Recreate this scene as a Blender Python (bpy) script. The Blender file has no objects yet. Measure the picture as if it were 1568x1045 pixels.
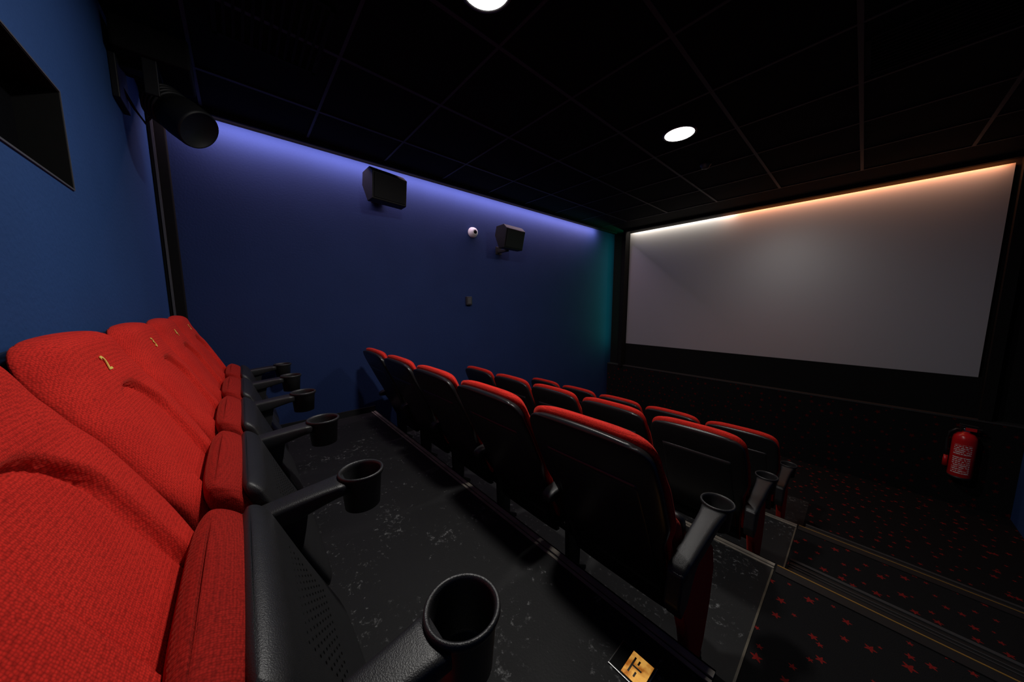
import bpy, math, random
from mathutils import Vector, Matrix
random.seed(4)
scn = bpy.context.scene
scn.view_settings.view_transform = 'Standard'
COL = scn.collection

# ---------------------------------------------------------------- helpers
def link(o, parent=None):
    COL.objects.link(o)
    if parent is not None:
        o.parent = parent
    return o
def empty(name, loc=(0,0,0), rot=(0,0,0)):
    e = bpy.data.objects.new(name, None); e.location = loc; e.rotation_euler = rot
    e.empty_display_size = 0.05
    return link(e)
def mk_mesh(name, verts, faces, mat=None, smooth=True):
    me = bpy.data.meshes.new(name)
    me.from_pydata([tuple(v) for v in verts], [], faces)
    me.update()
    import bmesh
    bm = bmesh.new(); bm.from_mesh(me)
    bmesh.ops.recalc_face_normals(bm, faces=bm.faces)
    bm.to_mesh(me); bm.free()
    if smooth:
        for p in me.polygons: p.use_smooth = True
    if mat: me.materials.append(mat)
    return me
def obj(name, me, parent=None, loc=(0,0,0), rot=(0,0,0), bevel=0, seg=3):
    o = bpy.data.objects.new(name, me); o.location = loc; o.rotation_euler = rot
    link(o, parent)
    if bevel:
        b = o.modifiers.new('bevel', 'BEVEL'); b.width = bevel; b.segments = seg; b.limit_method = 'ANGLE'
        b.harden_normals = False
    return o
def box_data(boxes):
    V=[];F=[]
    for (x0,x1,y0,y1,z0,z1) in boxes:
        b=len(V)
        V += [(x0,y0,z0),(x1,y0,z0),(x1,y1,z0),(x0,y1,z0),(x0,y0,z1),(x1,y0,z1),(x1,y1,z1),(x0,y1,z1)]
        F += [tuple(b+i for i in f) for f in ((0,3,2,1),(4,5,6,7),(0,1,5,4),(1,2,6,5),(2,3,7,6),(3,0,4,7))]
    return V,F
def boxes(name, bl, mat, parent=None, bevel=0, loc=(0,0,0), rot=(0,0,0), seg=2):
    V,F = box_data(bl)
    return obj(name, mk_mesh(name, V, F, mat, smooth=False), parent, loc, rot, bevel, seg)
def loft(rings, cap=True, closed=True):
    V=[];F=[]; n=len(rings[0])
    for r in rings: V += r
    for j in range(len(rings)-1):
        for i in range(n if closed else n-1):
            a=j*n+i; b=j*n+(i+1)%n
            F.append((a,b,b+n,a+n))
    if cap:
        F.append(tuple(range(n))); F.append(tuple((len(rings)-1)*n+i for i in range(n)))
    return V,F
def lathe(prof, seg=32, cx=0, cy=0, cz=0, cap=True):
    rings=[]
    for r,z in prof:
        rings.append([(cx+r*math.cos(2*math.pi*i/seg), cy+r*math.sin(2*math.pi*i/seg), cz+z) for i in range(seg)])
    return loft(rings, cap=cap)
def extrude_poly(pts, x0, x1):
    n=len(pts)
    V=[(x0,y,z) for y,z in pts]+[(x1,y,z) for y,z in pts]
    F=[tuple(range(n)), tuple(range(2*n-1,n-1,-1))]
    for i in range(n):
        j=(i+1)%n; F.append((i,j,n+j,n+i))
    return V,F
def tube(pts, r, seg=10):
    rings=[]
    P=[Vector(p) for p in pts]
    for i,p in enumerate(P):
        t=(P[min(i+1,len(P)-1)]-P[max(i-1,0)]).normalized()
        a=t.cross(Vector((0,0,1)))
        if a.length<0.05: a=t.cross(Vector((0,1,0)))
        a.normalize(); b=t.cross(a)
        rings.append([tuple(p+(a*math.cos(2*math.pi*k/seg)+b*math.sin(2*math.pi*k/seg))*r) for k in range(seg)])
    return loft(rings)
def merge(*vfs):
    V=[];F=[]
    for v,f in vfs:
        b=len(V); V+=list(v); F+=[tuple(i+b for i in q) for q in f]
    return V,F
def interp(tab, x):
    if x<=tab[0][0]: return tab[0][1]
    for (a,b),(c,d) in zip(tab,tab[1:]):
        if x<=c:
            t=(x-a)/(c-a); return b+(d-b)*t
    return tab[-1][1]
def sstep(a,b,x):
    t=max(0,min(1,(x-a)/(b-a))); return t*t*(3-2*t)

# ---------------------------------------------------------------- materials
def new_mat(name):
    m=bpy.data.materials.new(name); m.use_nodes=True
    nt=m.node_tree; b=nt.nodes['Principled BSDF']
    return m,nt,b
def N(nt,t,**kw):
    n=nt.nodes.new(t)
    for k,v in kw.items():
        setattr(n,k,v)
    return n
def M(nt,op,a,b=None,c=None):
    n=nt.nodes.new('ShaderNodeMath'); n.operation=op
    for i,v in enumerate((a,b,c)):
        if v is None: continue
        if isinstance(v,(int,float)): n.inputs[i].default_value=v
        else: nt.links.new(v,n.inputs[i])
    return n.outputs[0]
def plain(name, col, rough=0.5, metal=0.0, nscale=40, nvar=0.15, bump=0.05, bscale=300, spec=0.5, bdist=0.002):
    m,nt,b=new_mat(name)
    tc=N(nt,'ShaderNodeTexCoord')
    no=N(nt,'ShaderNodeTexNoise'); no.inputs['Scale'].default_value=nscale; no.inputs['Detail'].default_value=4
    nt.links.new(tc.outputs['Object'],no.inputs['Vector'])
    mx=N(nt,'ShaderNodeMix',data_type='RGBA')
    mx.inputs[6].default_value=(*[c*(1-nvar) for c in col],1); mx.inputs[7].default_value=(*[min(1,c*(1+nvar)) for c in col],1)
    nt.links.new(no.outputs['Fac'],mx.inputs[0]); nt.links.new(mx.outputs[2],b.inputs['Base Color'])
    b.inputs['Roughness'].default_value=rough; b.inputs['Metallic'].default_value=metal
    b.inputs['Specular IOR Level'].default_value=spec
    if bump:
        n2=N(nt,'ShaderNodeTexNoise'); n2.inputs['Scale'].default_value=bscale; n2.inputs['Detail'].default_value=3
        nt.links.new(tc.outputs['Object'],n2.inputs['Vector'])
        bp=N(nt,'ShaderNodeBump'); bp.inputs['Strength'].default_value=bump; bp.inputs['Distance'].default_value=bdist
        nt.links.new(n2.outputs['Fac'],bp.inputs['Height']); nt.links.new(bp.outputs[0],b.inputs['Normal'])
    return m
def fabric(name, ruched=False):
    m,nt,b=new_mat(name)
    tc=N(nt,'ShaderNodeTexCoord')
    v=N(nt,'ShaderNodeTexVoronoi'); v.inputs['Scale'].default_value=280; v.inputs['Randomness'].default_value=0.45
    nt.links.new(tc.outputs['Object'],v.inputs['Vector'])
    n=N(nt,'ShaderNodeTexNoise'); n.inputs['Scale'].default_value=9; n.inputs['Detail'].default_value=5
    nt.links.new(tc.outputs['Object'],n.inputs['Vector'])
    mx=N(nt,'ShaderNodeMix',data_type='RGBA')
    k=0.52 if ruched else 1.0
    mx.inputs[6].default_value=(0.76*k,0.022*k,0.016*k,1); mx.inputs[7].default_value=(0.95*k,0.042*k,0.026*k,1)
    nt.links.new(n.outputs['Fac'],mx.inputs[0])
    mr=N(nt,'ShaderNodeMapRange'); mr.inputs[1].default_value=0.2; mr.inputs[2].default_value=0.8; mr.inputs[3].default_value=1.0; mr.inputs[4].default_value=0.45
    nt.links.new(v.outputs['Distance'],mr.inputs[0])
    m2=N(nt,'ShaderNodeMix',data_type='RGBA',blend_type='MULTIPLY'); m2.inputs[0].default_value=1
    nt.links.new(mx.outputs[2],m2.inputs[6]); nt.links.new(mr.outputs[0],m2.inputs[7])
    nt.links.new(m2.outputs[2],b.inputs['Base Color'])
    b.inputs['Roughness'].default_value=0.85; b.inputs['Specular IOR Level'].default_value=0.12
    b.inputs['Sheen Weight'].default_value=0.15; b.inputs['Sheen Tint'].default_value=(1,0.22,0.15,1)
    bp=N(nt,'ShaderNodeBump'); bp.inputs['Strength'].default_value=0.45; bp.inputs['Distance'].default_value=0.001; bp.invert=True
    nt.links.new(v.outputs['Distance'],bp.inputs['Height'])
    last=bp
    if ruched:
        w=N(nt,'ShaderNodeTexWave'); w.bands_direction='X'; w.inputs['Scale'].default_value=26; w.inputs['Distortion'].default_value=5.0; w.inputs['Detail'].default_value=3; w.inputs['Detail Scale'].default_value=1.0
        nt.links.new(tc.outputs['Object'],w.inputs['Vector'])
        b2=N(nt,'ShaderNodeBump'); b2.inputs['Strength'].default_value=0.2; b2.inputs['Distance'].default_value=0.004
        nt.links.new(w.outputs['Fac'],b2.inputs['Height']); nt.links.new(bp.outputs[0],b2.inputs['Normal']); last=b2
    nt.links.new(last.outputs[0],b.inputs['Normal'])
    return m
def vinyl():
    m,nt,b=new_mat('vinyl_floor')
    tc=N(nt,'ShaderNodeTexCoord')
    def noise(s,d,r=0.5,dist=0):
        n=N(nt,'ShaderNodeTexNoise'); n.inputs['Scale'].default_value=s; n.inputs['Detail'].default_value=d; n.inputs['Roughness'].default_value=r; n.inputs['Distortion'].default_value=dist
        nt.links.new(tc.outputs['Object'],n.inputs['Vector']); return n.outputs['Fac']
    a=noise(34,12,0.72,0.35); c=noise(3.4,5,0.6); f=noise(120,4,0.7)
    mask=N(nt,'ShaderNodeMapRange'); mask.inputs[1].default_value=0.40; mask.inputs[2].default_value=0.62
    nt.links.new(c,mask.inputs[0])
    th=M(nt,'SUBTRACT',0.645,M(nt,'MULTIPLY',mask.outputs[0],0.115))
    d=M(nt,'SUBTRACT',a,th)
    sp=N(nt,'ShaderNodeMapRange'); sp.inputs[1].default_value=0.0; sp.inputs[2].default_value=0.09; nt.links.new(d,sp.inputs[0])
    f2=N(nt,'ShaderNodeMapRange'); f2.inputs[1].default_value=0.36; f2.inputs[2].default_value=0.58; nt.links.new(f,f2.inputs[0])
    fac=M(nt,'MULTIPLY',sp.outputs[0],f2.outputs[0])
    mx=N(nt,'ShaderNodeMix',data_type='RGBA'); mx.inputs[6].default_value=(0.009,0.009,0.0095,1); mx.inputs[7].default_value=(0.17,0.17,0.17,1)
    nt.links.new(fac,mx.inputs[0]); nt.links.new(mx.outputs[2],b.inputs['Base Color'])
    r=N(nt,'ShaderNodeMapRange'); r.inputs[3].default_value=0.50; r.inputs[4].default_value=0.80; nt.links.new(c,r.inputs[0]); nt.links.new(r.outputs[0],b.inputs['Roughness'])
    b.inputs['Specular IOR Level'].default_value=0.28
    bp=N(nt,'ShaderNodeBump'); bp.inputs['Strength'].default_value=0.3; bp.inputs['Distance'].default_value=0.003
    nt.links.new(f,bp.inputs['Height']); nt.links.new(bp.outputs[0],b.inputs['Normal'])
    return m
def carpet(name, vertical=False, bright=1.0, sc_=10.0):
    m,nt,b=new_mat(name)
    tc=N(nt,'ShaderNodeTexCoord'); sep=N(nt,'ShaderNodeSeparateXYZ'); nt.links.new(tc.outputs['Object'],sep.inputs[0])
    com=N(nt,'ShaderNodeCombineXYZ'); nt.links.new(sep.outputs[0],com.inputs[0])
    nt.links.new(sep.outputs[2 if vertical else 1],com.inputs[1])
    v=N(nt,'ShaderNodeTexVoronoi',voronoi_dimensions='2D'); v.inputs['Scale'].default_value=sc_; v.inputs['Randomness'].default_value=0.8
    nt.links.new(com.outputs[0],v.inputs['Vector'])
    sub=N(nt,'ShaderNodeVectorMath',operation='SUBTRACT'); nt.links.new(com.outputs[0],sub.inputs[0]); nt.links.new(v.outputs['Position'],sub.inputs[1])
    s2=N(nt,'ShaderNodeSeparateXYZ'); nt.links.new(sub.outputs[0],s2.inputs[0])
    ang=M(nt,'ARCTAN2',s2.outputs[1],s2.outputs[0])
    sc=N(nt,'ShaderNodeSeparateColor'); nt.links.new(v.outputs['Color'],sc.inputs[0])
    ang=M(nt,'ADD',ang,M(nt,'MULTIPLY',sc.outputs[0],6.283))
    t=M(nt,'PINGPONG',M(nt,'MULTIPLY',ang,5/(2*math.pi)),0.5)
    t=M(nt,'MULTIPLY',t,2.0)
    rr=M(nt,'ADD',0.40,M(nt,'MULTIPLY',M(nt,'POWER',t,1.5),0.60))
    size=M(nt,'ADD',0.008,M(nt,'MULTIPLY',sc.outputs[1],0.016))
    le=N(nt,'ShaderNodeVectorMath',operation='LENGTH'); nt.links.new(sub.outputs[0],le.inputs[0])
    star=M(nt,'LESS_THAN',le.outputs['Value'],M(nt,'MULTIPLY',rr,size))
    mx=N(nt,'ShaderNodeMix',data_type='RGBA'); mx.inputs[6].default_value=(0.010,0.0095,0.010,1); mx.inputs[7].default_value=(0.24*bright,0.013*bright,0.011*bright,1)
    n=N(nt,'ShaderNodeTexNoise'); n.inputs['Scale'].default_value=350; n.inputs['Detail'].default_value=3; nt.links.new(tc.outputs['Object'],n.inputs['Vector'])
    nt.links.new(M(nt,'MULTIPLY',star,M(nt,'MULTIPLY',n.outputs['Fac'],1.7)),mx.inputs[0])
    nt.links.new(mx.outputs[2],b.inputs['Base Color'])
    b.inputs['Roughness'].default_value=0.95; b.inputs['Specular IOR Level'].default_value=0.1
    bp=N(nt,'ShaderNodeBump'); bp.inputs['Strength'].default_value=0.8; bp.inputs['Distance'].default_value=0.004
    nt.links.new(n.outputs['Fac'],bp.inputs['Height']); nt.links.new(bp.outputs[0],b.inputs['Normal'])
    return m
def emis(name,col,strength):
    m,nt,b=new_mat(name)
    b.inputs['Base Color'].default_value=(*col,1); b.inputs['Emission Color'].default_value=(*col,1); b.inputs['Emission Strength'].default_value=strength
    return m

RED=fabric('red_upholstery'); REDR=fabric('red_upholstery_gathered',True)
BLK=plain('black_moulded_plastic',(0.016,0.016,0.017),0.40,0,60,0.2,0.35,500)
BLKG=plain('black_shell_plastic',(0.014,0.014,0.015),0.34,0,30,0.2,0.12,350)
CABM=plain('speaker_cabinet_black',(0.006,0.006,0.007),0.5,0,30,0.2,0.12,350,spec=0.3)
STEEL=plain('black_steel',(0.012,0.012,0.013),0.5)
DARKST=plain('black_fixture_housing',(0.006,0.006,0.007),0.55,spec=0.3)
MATTE=plain('matte_black_paint',(0.006,0.006,0.006),0.85,spec=0.15)
GRILLE=plain('speaker_grille_cloth',(0.006,0.006,0.007),0.7,bump=0.4,bscale=800,spec=0.3)
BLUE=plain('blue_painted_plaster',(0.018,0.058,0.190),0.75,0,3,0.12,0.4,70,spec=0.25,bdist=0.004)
BLUE_SHADED=plain('blue_painted_plaster_shaded',(0.015,0.032,0.115),0.8,0,3,0.12,0.3,70,spec=0.2,bdist=0.003)  # same blue paint, darkened in colour where the left wall gets less light
VIN=vinyl(); CARP=carpet('star_carpet'); CARPV=carpet('star_carpet_wall_dimmed',True,0.42,10)  # wall carpet: star colour dimmed to stand for the low light there
CEIL=plain('black_ceiling_tile',(0.004,0.004,0.0045),0.9,bump=0.3,bscale=200,spec=0.1)
BAR=plain('ceiling_tbar',(0.034,0.031,0.030),0.55,spec=0.3)
ALU=plain('worn_edge_profile',(0.25,0.22,0.18),0.55,0.1,14,0.7,0.2,60)
JOINT=plain('carpet_joint_strip',(0.10,0.085,0.06),0.55,0.2,14,0.6,0.2,60)
RUB=plain('rubber_nosing',(0.010,0.010,0.010),0.5,spec=0.35)
RIDGE=plain('rubber_ridge',(0.030,0.030,0.031),0.6)
GOLD=plain('brass_strip',(0.34,0.19,0.04),0.45,0.4)
SCR=plain('screen_fabric',(0.46,0.46,0.465),0.42,0.35,1.5,0.02,0.0,spec=0.5)
WHITE=plain('white_plastic',(0.75,0.75,0.74),0.4)
CHROME=plain('chrome',(0.6,0.6,0.6),0.25,1.0)
EXT=plain('extinguisher_red',(0.60,0.012,0.015),0.25,0,5,0.05,0)
GLASS=plain('dark_port_glass',(0.003,0.003,0.004),0.35,0,5,0.1,0,spec=0.1)
YEL=plain('embroidery_yellow',(0.95,0.68,0.14),0.6)
GREY=plain('grey_plastic',(0.07,0.07,0.075),0.5)
DKGREY=plain('dark_grey_plastic',(0.025,0.025,0.028),0.5)
LAMP=emis('lamp_diffuser',(1,0.97,0.93),14)

# ---------------------------------------------------------------- room
XL,XR,YB,YF,ZC = -3.30,1.12,-0.375,5.56,2.47
L2,L3,L4 = -0.32,-0.64,-0.96
R1,R2,R3 = 0.99,2.11,3.21
XE=-0.20
boxes('wall_left',[(XL-0.1,XL,YB-0.1,YF+0.1,-1.2,ZC+0.05)],BLUE_SHADED)
boxes('wall_right',[(XR,XR+0.1,YB-0.1,YF+0.1,-1.2,ZC+0.05)],BLUE)
WX0,WX1,WZ0,WZ1=-1.72,-0.90,1.475,1.765
boxes('wall_back',[(XL,WX0,YB-0.1,YB,-1.2,ZC),(WX1,XR,YB-0.1,YB,-1.2,ZC),(WX0,WX1,YB-0.1,YB,-1.2,WZ0),(WX0,WX1,YB-0.1,YB,WZ1,ZC)],BLUE)
boxes('wall_front',[(XL,XR,YF,YF+0.1,-1.2,ZC)],MATTE)
boxes('trim_screen_surround',[(-3.02,-2.97,5.38,5.56,-0.05,ZC),(0.86,0.93,5.46,5.56,-0.05,ZC),(-2.97,0.86,5.52,5.56,-0.05,0.385)],MATTE)
boxes('wainscot_front',[(XL,XR,5.46,5.56,L4,-0.05)],CARPV)
boxes('trim_wainscot_cap',[(XL,XR,5.45,5.56,-0.05,-0.035)],BAR)  # cap coloured lighter to paint in the ledge's highlight line
boxes('floor',[(XL,XE,YB,R1,-1.2,0),(XL,XE,R1,R2,-1.2,L2),(XL,XE,R2,R3,-1.2,L3),(XL,XE,R3,4.35,-1.2,L4)],VIN)
boxes('floor_aisle_carpet',[(XE,XR,YB,R1,-1.2,0),(XE,XR,R1,R2,-1.2,L2),(XE,XR,R2,R3,-1.2,L3),(XE,XR,R3,5.46,-1.2,L4),(XL,XE,4.35,5.46,-1.2,L4)],CARP)
for (y,z) in ((R2,L3),(R3,L4)):
    st=boxes('aisle_step',[(XE+0.03,XR-0.005,y+0.001,y+0.38,z,z+0.15)],RUB,None,0.006)
    boxes('tread_ridges',[(XE+0.03,XR-0.005,y+0.362,y+0.384,z+0.15,z+0.156),(XE+0.03,XR-0.005,y+0.325,y+0.332,z+0.15,z+0.154),(XE+0.03,XR-0.005,y+0.30,y+0.306,z+0.15,z+0.154)],RIDGE,st)
for k,(y,z) in enumerate(((R1,0),(R2,L2),(R3,L3))):
    bl=[(XL,XE,y-0.022,y+0.006,z,z+0.006),(XL,XE,y,y+0.006,z-0.03,z+0.006),(XL,XE,y-0.042,y-0.030,z,z+0.004)]
    boxes('trim_row_edge_%d'%(k+1),bl,ALU)
    if k: boxes('trim_aisle_edge_%d'%k,[(XE+0.01,XR-0.002,y-0.005,y+0.002,z,z+0.006)],GOLD)
    if k: boxes('trim_aisle_rubber_%d'%k,[(XE+0.01,XR-0.002,y-0.065,y-0.008,z,z+0.006)],RUB)
boxes('trim_carpet_joint',[(XE-0.006,XE+0.002,R1+0.01,R2-0.05,L2,L2+0.003),(XE-0.006,XE+0.002,R2+0.01,R3-0.05,L3,L3+0.003)],JOINT)
boxes('baseboard_left',[(XL,XL+0.012,YB,R1,0,0.06),(XL,XL+0.012,R1,R2,L2,L2+0.06),(XL,XL+0.012,R2,R3,L3,L3+0.06),(XL,XL+0.012,R3,5.45,L4,L4+0.06)],STEEL)
boxes('baseboard_back',[(XL,XE,YB,YB+0.010,0,0.06)],STEEL)
boxes('ceiling',[(XL-0.1,XR+0.1,YB-0.1,YF+0.1,ZC,ZC+0.1)],CEIL)
gb=[]
x=-0.126-0.635*4
xs=[]
while x<XR: 
    if x>-3.1: xs.append(x)
    x+=0.635
for x in xs: gb.append((x-0.011,x+0.011,YB,4.84,ZC-0.006,ZC))
y=4.84
while y>YB:
    gb.append((-3.12,XR,y-0.008,y+0.008,ZC-0.0055,ZC)); y-=0.617
boxes('ceiling_grid',gb,BAR)
boxes('trim_cove_left',[(-3.165,-3.145,YB,5.38,2.437,ZC)],MATTE)
boxes('trim_cove_screen',[(-3.0,XR,5.36,5.38,2.432,ZC)],MATTE)
boxes('trim_corner_post',[(XL,XL+0.045,YB,YB+0.085,0,2.43)],MATTE,None,0.006)
boxes('trim_corner_strip',[(XL+0.05,XL+0.056,YB+0.02,YB+0.032,0.9,2.43)],GREY)
w=empty('window_1',((WX0+WX1)/2,YB,(WZ0+WZ1)/2))
hw=(WX1-WX0)/2; hh=(WZ1-WZ0)/2
boxes('window_reveal',[(-hw-0.002,-hw+0.003,-0.1,0.002,-hh,hh),(hw-0.003,hw+0.002,-0.1,0.002,-hh,hh),(-hw,hw,-0.1,0.002,-hh-0.002,-hh+0.003),(-hw,hw,-0.1,0.002,hh-0.003,hh+0.002)],MATTE,w)
boxes('window_frame',[(-hw-0.005,-hw,0.0,0.004,-hh-0.005,hh+0.005),(hw,hw+0.005,0.0,0.004,-hh-0.005,hh+0.005),
   (-hw,hw,0.0,0.004,-hh-0.005,-hh),(-hw,hw,0.0,0.004,hh,hh+0.005)],GREY,w)
boxes('window_glass',[(-hw,hw,-0.09,-0.084,-hh,hh)],GLASS,w)
boxes('cinema_screen',[(-2.96,0.825,5.525,5.545,0.385,2.425)],SCR)

# ---------------------------------------------------------------- seats
YC=[(0.26,0.035),(0.45,-0.045),(0.62,-0.11),(0.82,-0.202),(0.91,-0.245),(0.97,-0.270),(1.04,-0.290)]
def yc(z):
    return sum(interp(YC,z+d) for d in (-0.04,-0.02,0,0.02,0.04))/5
def hwf(z,base=0.270,zt=1.037,rc=0.065,cr=0.012):
    h=base-0.030*sstep(0.72,0.58,z)-0.012*sstep(0.55,0.36,z)-0.010*sstep(0.84,1.0,z)
    zc=zt-cr
    if z>zc-rc:
        if z<=zc:
            t=(z-(zc-rc))/rc; h=h-rc*(1-math.sqrt(max(0,1-t*t)))
        else:
            t=(z-zc)/cr; h=(h-rc)*math.sqrt(max(0,1-t*t*0.995))
    return max(h,0.01)
def relief(x,z):
    r=0
    r+=0.012*sstep(0.88,0.935,z)*(1-(abs(x)/0.30)**3)
    ax=abs(x); wi=0.118+0.035*sstep(0.70,0.42,z); top=0.895; R=0.11
    d=max(ax-wi, z-top)
    if ax>wi-R and z>top-R:
        dx=ax-(wi-R); dz=z-(top-R); d=math.hypot(dx,dz)-R
    r-=0.011*math.exp(-(d/0.008)**2)*sstep(0.36,0.45,z)
    r+=0.018*sstep(-0.006,0.018,d)*sstep(0.97,0.84,z)
    r+=0.003*sstep(0.0,-0.09,d)*sstep(0.85,0.6,z)
    return r
NF,NB=80,14
zt=1.037
zl=[0.34+(zt-0.34-0.09)*j/64 for j in range(65)]+[zt-0.09+0.078*math.sin(math.pi/2*j/12) for j in range(1,13)]+[zt-0.012+0.012*math.sin(math.pi/2*j/8) for j in range(1,9)]
rings=[]
for z in zl:
    h=hwf(z); tf=1.0
    if z>zt-0.035: tf=max(0.05,math.sqrt(max(0,1-((z-(zt-0.035))/0.0352)**2)))
    if z<0.38: tf=0.5+0.5*sstep(0.34,0.38,z)
    mid=yc(z)-0.034
    r=[]
    for i in range(NF+1):
        u=-1+2*i/NF; xi=math.sin(u*math.pi/2)*0.35+u*0.65
        pw=7-2.0*sstep(0.8,0.95,z)
        roll=0.046*(1-math.sqrt(max(0,1-abs(xi)**pw)))
        fy=max(yc(z)+relief(xi*h,z)-roll, mid+0.001)
        r.append((xi*h, mid+(fy-mid)*tf, z))
    for i in range(NB+1):
        u=1-2*i/NB
        ed=0.016*(1-abs(u)**6)+0.002
        r.append((u*h*0.995, mid-ed*tf, z))
    rings.append(r)
V,F=loft(rings); ME_PAD=mk_mesh('back_pad',V,F,RED)
def superring(a,b,cx,cy,z,p=4,n=40):
    r=[]
    for i in range(n):
        t=2*math.pi*i/n; c,s=math.cos(t),math.sin(t)
        r.append((cx+a*math.copysign(abs(c)**(2/p),c), cy+b*math.copysign(abs(s)**(2/p),s), z))
    return r
rings=[]; zs=1.016
zl=[0.26+(zs-0.26-0.12)*j/30 for j in range(31)]+[zs-0.12+0.106*math.sin(math.pi/2*j/12) for j in range(1,13)]+[zs-0.014+0.014*math.sin(math.pi/2*j/7) for j in range(1,8)]
for z in zl:
    h=hwf(z,0.262,zs,0.055,0.014); tf=1
    if z>zs-0.03: tf=max(0.1,math.sqrt(max(0,1-((z-(zs-0.03))/0.0302)**2)))
    rings.append(superring(h,0.020*tf,0,yc(z)-0.060,z,5,64))
V,F=loft(rings)
rings=[]
for j in range(20):
    z=0.36+0.50*j/19
    rings.append(superring(0.20-0.02*(z-0.36),0.005,0,yc(z)-0.078,z,4,24))
V,F=merge((V,F),loft(rings))
ME_SHELL=mk_mesh('back_shell',V,F,BLKG)
def cush(z0,z1,off,b0,a0,p,mat,nm,topr=0.05,n=64,dome=0.0):
    rings=[]
    zl=[z0+0.02*(1-math.cos(math.pi/2*j/4)) for j in range(4)]+[z0+0.02+(z1-topr-z0-0.02)*j/14 for j in range(15)]+[z1-topr+topr*math.sin(math.pi/2*j/10) for j in range(1,11)]
    for z in zl:
        f=1
        if z>z1-topr: f=math.sqrt(max(0.004,1-((z-(z1-topr))/topr)**2))
        if z<z0+0.02: f=0.6+0.4*(z-z0)/0.02
        ff=0.90+0.10*f
        r=superring(a0*ff,b0*f,0,yc(z)+off,z,p,n)
        r=[(x,y,zz+dome*(1-(x/a0)**2)*sstep(0.5,z1,zz)) for x,y,zz in r]
        rings.append(r)
    V,F=loft(rings); return mk_mesh(nm,V,F,mat)
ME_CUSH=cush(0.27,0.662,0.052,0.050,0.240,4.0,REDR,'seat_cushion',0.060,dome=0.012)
ME_PAN=cush(0.255,0.645,0.105,0.027,0.238,4.5,BLK,'seat_pan',0.032,dome=0.008)
pv=[]
for iz in range(9):
    for ix in range(14):
        z=0.42+iz*0.018; xx=-0.13+ix*0.02; y=yc(z)+0.105+0.0267
        v,f=lathe([(0.0032,-0.001),(0.0032,0.0)],6)
        pv.append(([(a+xx,y+0.0012+c*0.8,z+b) for a,b,c in v],f))
ME_PERF=mk_mesh('pan_perforation',*merge(*pv),MATTE,False)
def arm_mesh():
    prof=[(-0.20,0.545,0.018,0.02),(-0.195,0.560,0.026,0.035),(-0.17,0.572,0.030,0.05),(-0.10,0.582,0.032,0.058),(0.0,0.592,0.034,0.06),(0.08,0.600,0.036,0.055),(0.13,0.604,0.038,0.045),(0.165,0.606,0.041,0.038),(0.19,0.607,0.045,0.034)]
    rings=[]
    for y,zt_,w_,h_ in prof:
        r=[]
        for i in range(28):
            t=2*math.pi*i/28; c,s=math.cos(t),math.sin(t); p=4.5
            r.append((w_*math.copysign(abs(c)**(2/p),c), y, zt_-h_/2+h_/2*math.copysign(abs(s)**(2/p),s)))
        rings.append(r)
    a=loft(rings)
    cup=lathe([(0.042,0.505),(0.048,0.507),(0.055,0.595),(0.060,0.602),(0.0625,0.609),(0.062,0.614),(0.059,0.6165),(0.055,0.615),(0.0525,0.609),(0.0515,0.600),(0.045,0.520),(0.041,0.516),(0.001,0.515)],48,0,0.236,0)
    return mk_mesh('armrest',*merge(a,cup),BLK)
ME_ARM=arm_mesh()
ME_STAN=mk_mesh('stanchion',*extrude_poly([(-0.16,0.545),(0.10,0.56),(0.09,0.50),(0.07,0.40),(0.06,0.06),(0.12,0.02),(0.12,0),(-0.10,0),(-0.10,0.02),(-0.03,0.06),(-0.04,0.36),(-0.12,0.48)],-0.014,0.014),STEEL,False)
ME_SIDE=mk_mesh('side_panel',*extrude_poly([(-0.19,0.53),(0.08,0.535),(0.14,0.48),(0.17,0.38),(0.155,0.24),(0.11,0.10),(0.06,0.02),(0.0,0.02),(-0.05,0.10),(-0.10,0.26),(-0.17,0.42)],-0.018,0.022),RED,False)
ME_CAP=mk_mesh('arm_mount',*extrude_poly([(-0.20,0.56),(-0.02,0.575),(-0.01,0.54),(-0.08,0.50),(-0.14,0.42),(-0.19,0.40),(-0.22,0.46)],-0.024,0.027),BLK,False)

def seat(x,yo,zo,number=None,end_right=False,left_arm=False):
    e=empty('cinema_seat',(x,yo,zo))
    obj('back_pad',ME_PAD,e); obj('back_shell',ME_SHELL,e)
    obj('seat_cushion',ME_CUSH,e); obj('seat_pan',ME_PAN,e); obj('pan_perforation',ME_PERF,e)
    obj('armrest_right',ME_ARM,e,(0.28,0,0)); obj('stanchion_right',ME_STAN,e,(0.28,0,0),bevel=0.004)
    if end_right:
        obj('side_panel',ME_SIDE,e,(0.28,0,0),bevel=0.012,seg=4); obj('arm_mount',ME_CAP,e,(0.28,0,0),bevel=0.008)
    if left_arm:
        obj('armrest_left',ME_ARM,e,(-0.28,0,0)); obj('stanchion_left',ME_STAN,e,(-0.28,0,0),bevel=0.004)
    boxes('hinge_beam',[(-0.27,0.27,-0.02,0.06,0.27,0.31)],STEEL,e)
    if number:
        cu=bpy.data.curves.new('seat_number','FONT'); cu.body=str(number); cu.size=0.052; cu.extrude=0.0008; cu.offset=0.0004; cu.align_x='CENTER'; cu.align_y='CENTER'
        cu.materials.append(YEL)
        o=bpy.data.objects.new('seat_number',cu); link(o,e)
        z=0.962; xx=0.035
        dy=0.02
        th=math.atan2((yc(z-dy)+relief(xx,z-dy))-(yc(z+dy)+relief(xx,z+dy)),2*dy)
        y=yc(z)+relief(xx,z)+0.003
        n=Vector((0,math.cos(th),math.sin(th))); up=Vector((0,-math.sin(th),math.cos(th)))
        o.matrix_local=Matrix(((-1,up.x,n.x,xx),(0,up.y,n.y,y),(0,up.z,n.z,z),(0,0,0,1)))
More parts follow.
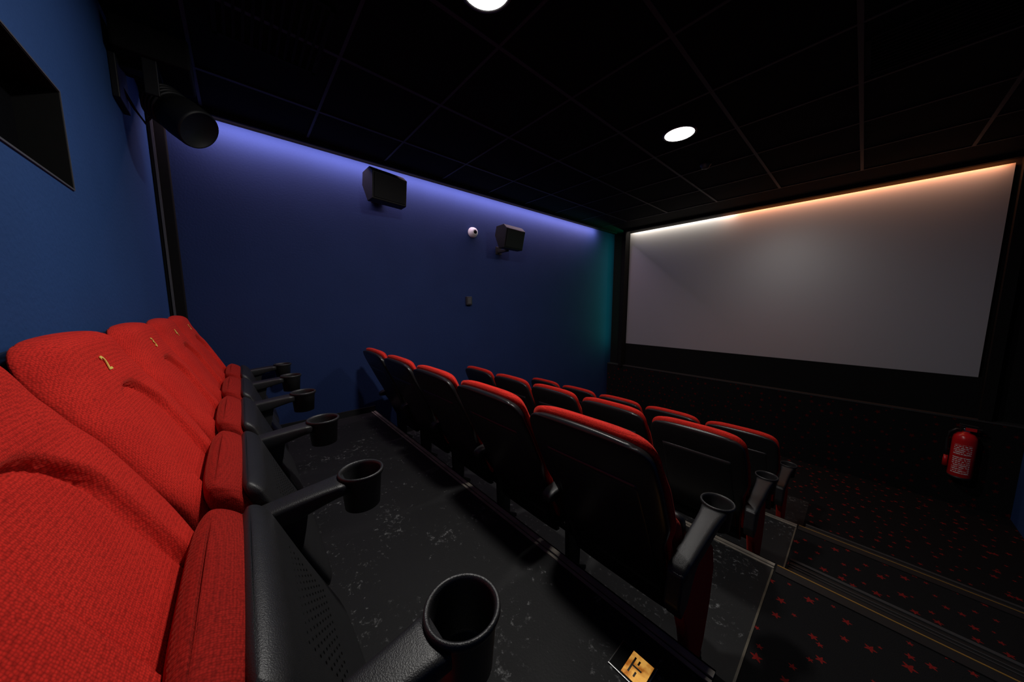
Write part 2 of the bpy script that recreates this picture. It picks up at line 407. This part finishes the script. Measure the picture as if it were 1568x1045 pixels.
for k in range(5):
    seat(-0.67-0.56*k,0,0,k+1,end_right=(k==0),left_arm=(k==4))
for (yo,zo) in ((1.19,L2),(2.32,L3),(3.44,L4)):
    for k in range(5):
        seat(-0.61-0.56*k,yo,zo,None,end_right=(k==0),left_arm=(k==4))

# ---------------------------------------------------------------- wall speakers
def speaker(loc,rot):
    e=empty('wall_speaker',loc,rot)
    prof=[(-0.02,0.13),(0.11,0.15),(0.17,0.10),(0.14,-0.13),(0.05,-0.14),(-0.04,0.02)]
    V=[(x,-0.17,z) for x,z in prof]+[(x,0.17,z) for x,z in prof]
    n=len(prof); F=[tuple(range(n)),tuple(range(2*n-1,n-1,-1))]+[(i,(i+1)%n,n+(i+1)%n,n+i) for i in range(n)]
    obj('cabinet',mk_mesh('cabinet',V,F,CABM,False),e,bevel=0.006)
    gx=[(0.172,0.085),(0.178,0.085),(0.150,-0.115),(0.144,-0.115)]
    V=[(x,-0.155,z) for x,z in gx]+[(x,0.155,z) for x,z in gx]
    F=[(0,1,2,3),(7,6,5,4)]+[(i,(i+1)%4,4+(i+1)%4,4+i) for i in range(4)]
    obj('grille',mk_mesh('grille',V,F,GRILLE,False),e,bevel=0.002)
    return e
e=speaker((-3.15,1.11,2.19),(0,0,0.16))
boxes('bracket',[(-0.145,-0.13,-0.06,0.06,-0.08,0.08),(-0.135,0.04,-0.02,0.02,-0.02,0.02)],STEEL,e,0.003,rot=(0,0,-0.16))
e=speaker((-3.13,2.66,1.96),(0,0.10,0.08))
boxes('bracket',[(-0.165,-0.155,-0.05,0.05,-0.18,-0.08),(-0.16,0.03,-0.02,0.02,-0.16,-0.13),(0.0,0.03,-0.02,0.02,-0.16,0.0)],STEEL,e,0.003,rot=(0,-0.10,-0.08))

d=empty('dome_camera',(XL,2.245,2.005),(0,math.pi/2,0))
obj('housing',mk_mesh('housing',*lathe([(0.062,0),(0.064,0.01),(0.060,0.03),(0.052,0.05),(0.036,0.066),(0.034,0.068),(0.001,0.069)],36),WHITE),d)
obj('lens_dome',mk_mesh('lens_dome',*lathe([(0.024,0.066),(0.023,0.074),(0.016,0.084),(0.001,0.088)],28),GLASS),d)
cb=boxes('wall_control_box',[(XL,XL+0.035,2.13,2.21,1.11,1.215)],DKGREY,None,0.006)
boxes('faceplate',[(XL+0.035,XL+0.038,2.145,2.195,1.125,1.20)],GREY,cb,0.002)

# ---------------------------------------------------------------- spotlight on the back wall
s=empty('spotlight_fixture',(-2.53,YB,2.13))
boxes('wall_plate',[(-0.10,0.10,0,0.025,-0.04,0.18)],DARKST,s,0.004)
a=Vector((-0.02,0.15,0.04)); bdir=Vector((0.14,0.20,-0.19)).normalized()
body=lathe([(0.03,-0.05),(0.070,-0.04),(0.086,-0.01),(0.092,0.08),(0.100,0.09),(0.104,0.12),(0.104,0.20),(0.100,0.212),(0.094,0.212),(0.092,0.206),(0.001,0.206)],48)
q=bdir.to_track_quat('Z','Y'); 
o=obj('barrel',mk_mesh('barrel',*body,DARKST),s,a); o.rotation_mode='QUATERNION'; o.rotation_quaternion=q
fins=[]
for k in range(4): fins.append(lathe([(0.090,0.0+0.018*k),(0.099,0.002+0.018*k),(0.099,0.008+0.018*k),(0.090,0.01+0.018*k)],40))
o=obj('cooling_fins',mk_mesh('cooling_fins',*merge(*fins),DARKST),s,a); o.rotation_mode='QUATERNION'; o.rotation_quaternion=q
boxes('yoke',[(-0.03,0.03,0.0,0.14,0.14,0.17),(-0.14,0.14,0.11,0.16,0.155,0.175),(-0.14,-0.12,0.11,0.16,0.02,0.175),(0.12,0.14,0.11,0.16,0.0,0.175)],DARKST,s,0.003)
boxes('ballast_box',[(-0.12,0.16,0.02,0.28,0.16,0.30)],MATTE,s,0.01)
obj('cable',mk_mesh('cable',*tube([(0,0.02,0.05),(-0.09,0.04,0.0),(-0.12,0.07,-0.05),(-0.06,0.10,-0.03)],0.006),STEEL),s)

# ---------------------------------------------------------------- fire extinguisher
f=empty('fire_extinguisher',(0.79,5.37,-0.64))
obj('cylinder',mk_mesh('cylinder',*lathe([(0.070,0.02),(0.075,0.03),(0.075,0.40),(0.070,0.435),(0.050,0.465),(0.024,0.478),(0.022,0.49),(0.001,0.49)],40),EXT),f)
obj('base_ring',mk_mesh('base_ring',*lathe([(0.068,0.0),(0.072,0.0),(0.073,0.028),(0.066,0.028)],40),STEEL),f)
lv=[];lf=[]
for j,(za,zb,a0,a1) in enumerate(((0.25,0.36,-2.5,-1.0),(0.06,0.235,-2.5,-1.0))):
    n=14;b=len(lv)
    for i in range(n):
        t=a0+(a1-a0)*i/(n-1); lv+=[(0.0756*math.cos(t),0.0756*math.sin(t),za),(0.0756*math.cos(t),0.0756*math.sin(t),zb)]
    lf+=[(b+2*i,b+2*i+2,b+2*i+3,b+2*i+1) for i in range(n-1)]
def label():
    m,nt,b=new_mat('printed_label'); tc=N(nt,'ShaderNodeTexCoord')
    w=N(nt,'ShaderNodeTexWave',bands_direction='Z'); w.inputs['Scale'].default_value=16; w.inputs['Distortion'].default_value=0
    n=N(nt,'ShaderNodeTexNoise'); n.inputs['Scale'].default_value=90
    nt.links.new(tc.outputs['Object'],w.inputs['Vector']); nt.links.new(tc.outputs['Object'],n.inputs['Vector'])
    k=M(nt,'MULTIPLY',M(nt,'GREATER_THAN',w.outputs['Fac'],0.5),M(nt,'GREATER_THAN',n.outputs['Fac'],0.47))
    mx=N(nt,'ShaderNodeMix',data_type='RGBA'); mx.inputs[6].default_value=(0.55,0.012,0.015,1); mx.inputs[7].default_value=(0.75,0.72,0.7,1)
    nt.links.new(k,mx.inputs[0]); nt.links.new(mx.outputs[2],b.inputs['Base Color']); return m
obj('label',mk_mesh('label',lv,lf,label()),f)
boxes('valve',[(-0.02,0.02,-0.02,0.02,0.485,0.52)],CHROME,f,0.004)
boxes('lever',[(-0.09,0.045,-0.012,0.012,0.525,0.535),(-0.09,0.02,-0.012,0.012,0.545,0.556)],STEEL,f,0.003,rot=(0,0.08,0))
boxes('safety_tag',[(-0.01,0.055,-0.022,-0.018,0.50,0.53)],EXT,f,0.001)
obj('hose',mk_mesh('hose',*tube([(-0.02,0,0.505),(-0.06,-0.005,0.50),(-0.095,-0.005,0.46),(-0.10,0,0.38),(-0.098,0,0.28),(-0.095,0,0.20)],0.010),STEEL),f)
obj('nozzle',mk_mesh('nozzle',*lathe([(0.012,0.20),(0.016,0.10),(0.018,0.10),(0.014,0.21)],16,-0.095,0,0),EXT),f)
boxes('wall_bracket',[(-0.03,0.03,0.06,0.09,0.02,0.50),(-0.06,0.06,0.055,0.08,0.30,0.32)],STEEL,f,0.003)

# floor step light
g=empty('step_light',(-0.365,0.82,0))
boxes('metal_frame',[(-0.065,0.048,-0.048,0.048,0.0,0.006)],CHROME,g,0.002)
boxes('black_inlay',[(-0.060,0.044,-0.044,0.044,0.006,0.0068)],MATTE,g)
m,nt,b=new_mat('amber_sign'); tc=N(nt,'ShaderNodeTexCoord'); n=N(nt,'ShaderNodeTexNoise'); n.inputs['Scale'].default_value=34; n.inputs['Detail'].default_value=4
nt.links.new(tc.outputs['Object'],n.inputs['Vector'])
cr=N(nt,'ShaderNodeValToRGB'); cr.color_ramp.elements[0].position=0.38; cr.color_ramp.elements[0].color=(0.45,0.13,0.01,1); cr.color_ramp.elements[1].position=0.62; cr.color_ramp.elements[1].color=(1,0.50,0.10,1)
nt.links.new(n.outputs['Fac'],cr.inputs[0])
nt.links.new(cr.outputs[0],b.inputs['Base Color']); nt.links.new(cr.outputs[0],b.inputs['Emission Color']); b.inputs['Emission Strength'].default_value=0.55
boxes('lit_face',[(-0.024,0.040,-0.040,0.040,0.0066,0.0085)],m,g)
boxes('pictogram',[(-0.012,-0.007,-0.026,0.026,0.0085,0.0092),(-0.007,0.020,-0.003,0.002,0.0085,0.0092),(0.006,0.011,-0.028,-0.012,0.0085,0.0092),(0.002,0.007,0.010,0.024,0.0085,0.0092)],JOINT,g)

sm=empty('smoke_detector',(-1.13,3.50,ZC))
obj('base',mk_mesh('base',*lathe([(0.05,0),(0.05,-0.012),(0.035,-0.028),(0.034,-0.04),(0.02,-0.046),(0.001,-0.046)],28),STEEL),sm)
for (vx,vy,sx,sy) in ((0.15,2.72,0.26,0.20),(-2.0,0.22,0.27,0.22)):
    bl=[(-sx,sx,-sy,-sy+0.02,-0.012,0),(-sx,sx,sy-0.02,sy,-0.012,0),(-sx,-sx+0.02,-sy,sy,-0.012,0),(sx-0.02,sx,-sy,sy,-0.012,0)]
    yy=-sy+0.04
    while yy<sy-0.03: bl.append((-sx+0.02,sx-0.02,yy,yy+0.012,-0.010,-0.003)); yy+=0.035
    boxes('ceiling_vent',bl,MATTE,None,loc=(vx,vy,ZC))

# ---------------------------------------------------------------- lights
def area(name,loc,direction,sx,sy,power,col,parent=None,shape='RECTANGLE'):
    l=bpy.data.lights.new(name,'AREA'); l.shape=shape; l.size=sx
    if shape=='RECTANGLE': l.size_y=sy
    l.energy=power; l.color=col
    o=bpy.data.objects.new(name,l); link(o,parent); o.location=loc
    o.rotation_euler=Vector(direction).to_track_quat('-Z','Y').to_euler()
    return o
def downlight(x,y,power):
    e=empty('ceiling_downlight',(x,y,ZC))
    obj('trim_ring',mk_mesh('trim_ring',*lathe([(0.106,0.0),(0.122,0.0),(0.122,-0.006),(0.114,-0.010),(0.106,-0.008),(0.106,0.0)],48,cap=False),GREY),e)
    obj('diffuser',mk_mesh('diffuser',*lathe([(0.106,-0.001),(0.106,-0.006),(0.001,-0.006)],48),LAMP),e)
    area('lamp',(0,0,-0.012),(0,0,-1),0.205,0,power,(1,0.965,0.92),e,'DISK')
downlight(-1.09,2.744,14)
downlight(-1.19,0.90,24)
def strip(name,loc,length,axis,dirv,w,power,col):
    l=bpy.data.lights.new(name,'AREA'); l.shape='RECTANGLE'; l.size=w; l.size_y=length; l.energy=power; l.color=col
    o=bpy.data.objects.new(name,l); link(o); o.location=loc
    d=Vector(dirv).normalized(); yv=Vector(axis); zv=-d; xv=yv.cross(zv).normalized()
    o.rotation_euler=Matrix((xv,yv,zv)).transposed().to_euler(); return o
strip('led_strip_left',(-3.190,2.35,2.459),5.1,(0,1,0),(-0.8,0,-1),0.02,29,(0.92,0.66,0.86))
strip('led_strip_screen',(-1.05,5.40,2.458),3.7,(1,0,0),(0,0.6,-1),0.02,2.4,(1,0.86,0.72))
strip('led_strip_screen_white',(-2.15,5.46,2.461),1.6,(1,0,0),(0,0.6,-1),0.02,3.0,(1,0.90,0.78))
strip('led_strip_screen_amber',(-0.35,5.495,2.463),2.3,(1,0,0),(0,0.6,-1),0.02,7.5,(1,0.24,0.04))
strip('led_strip_corner',(-3.035,5.50,1.35),2.1,(0,0,1),(-0.6,-1,0),0.02,4.0,(0.02,0.85,0.38))

wd=bpy.data.worlds.new('World'); scn.world=wd; wd.use_nodes=True
wd.node_tree.nodes['Background'].inputs[0].default_value=(0.02,0.03,0.05,1); wd.node_tree.nodes['Background'].inputs[1].default_value=0.2

# ---------------------------------------------------------------- camera
cam=bpy.data.cameras.new('camera'); cam.sensor_width=36; cam.sensor_fit='HORIZONTAL'; cam.lens=36*471/1568; cam.clip_start=0.01
co=bpy.data.objects.new('camera',cam); link(co); co.location=(0,0,1.10)
co.rotation_euler=(math.radians(90-6.54),0,math.radians(48.62))
scn.camera=co
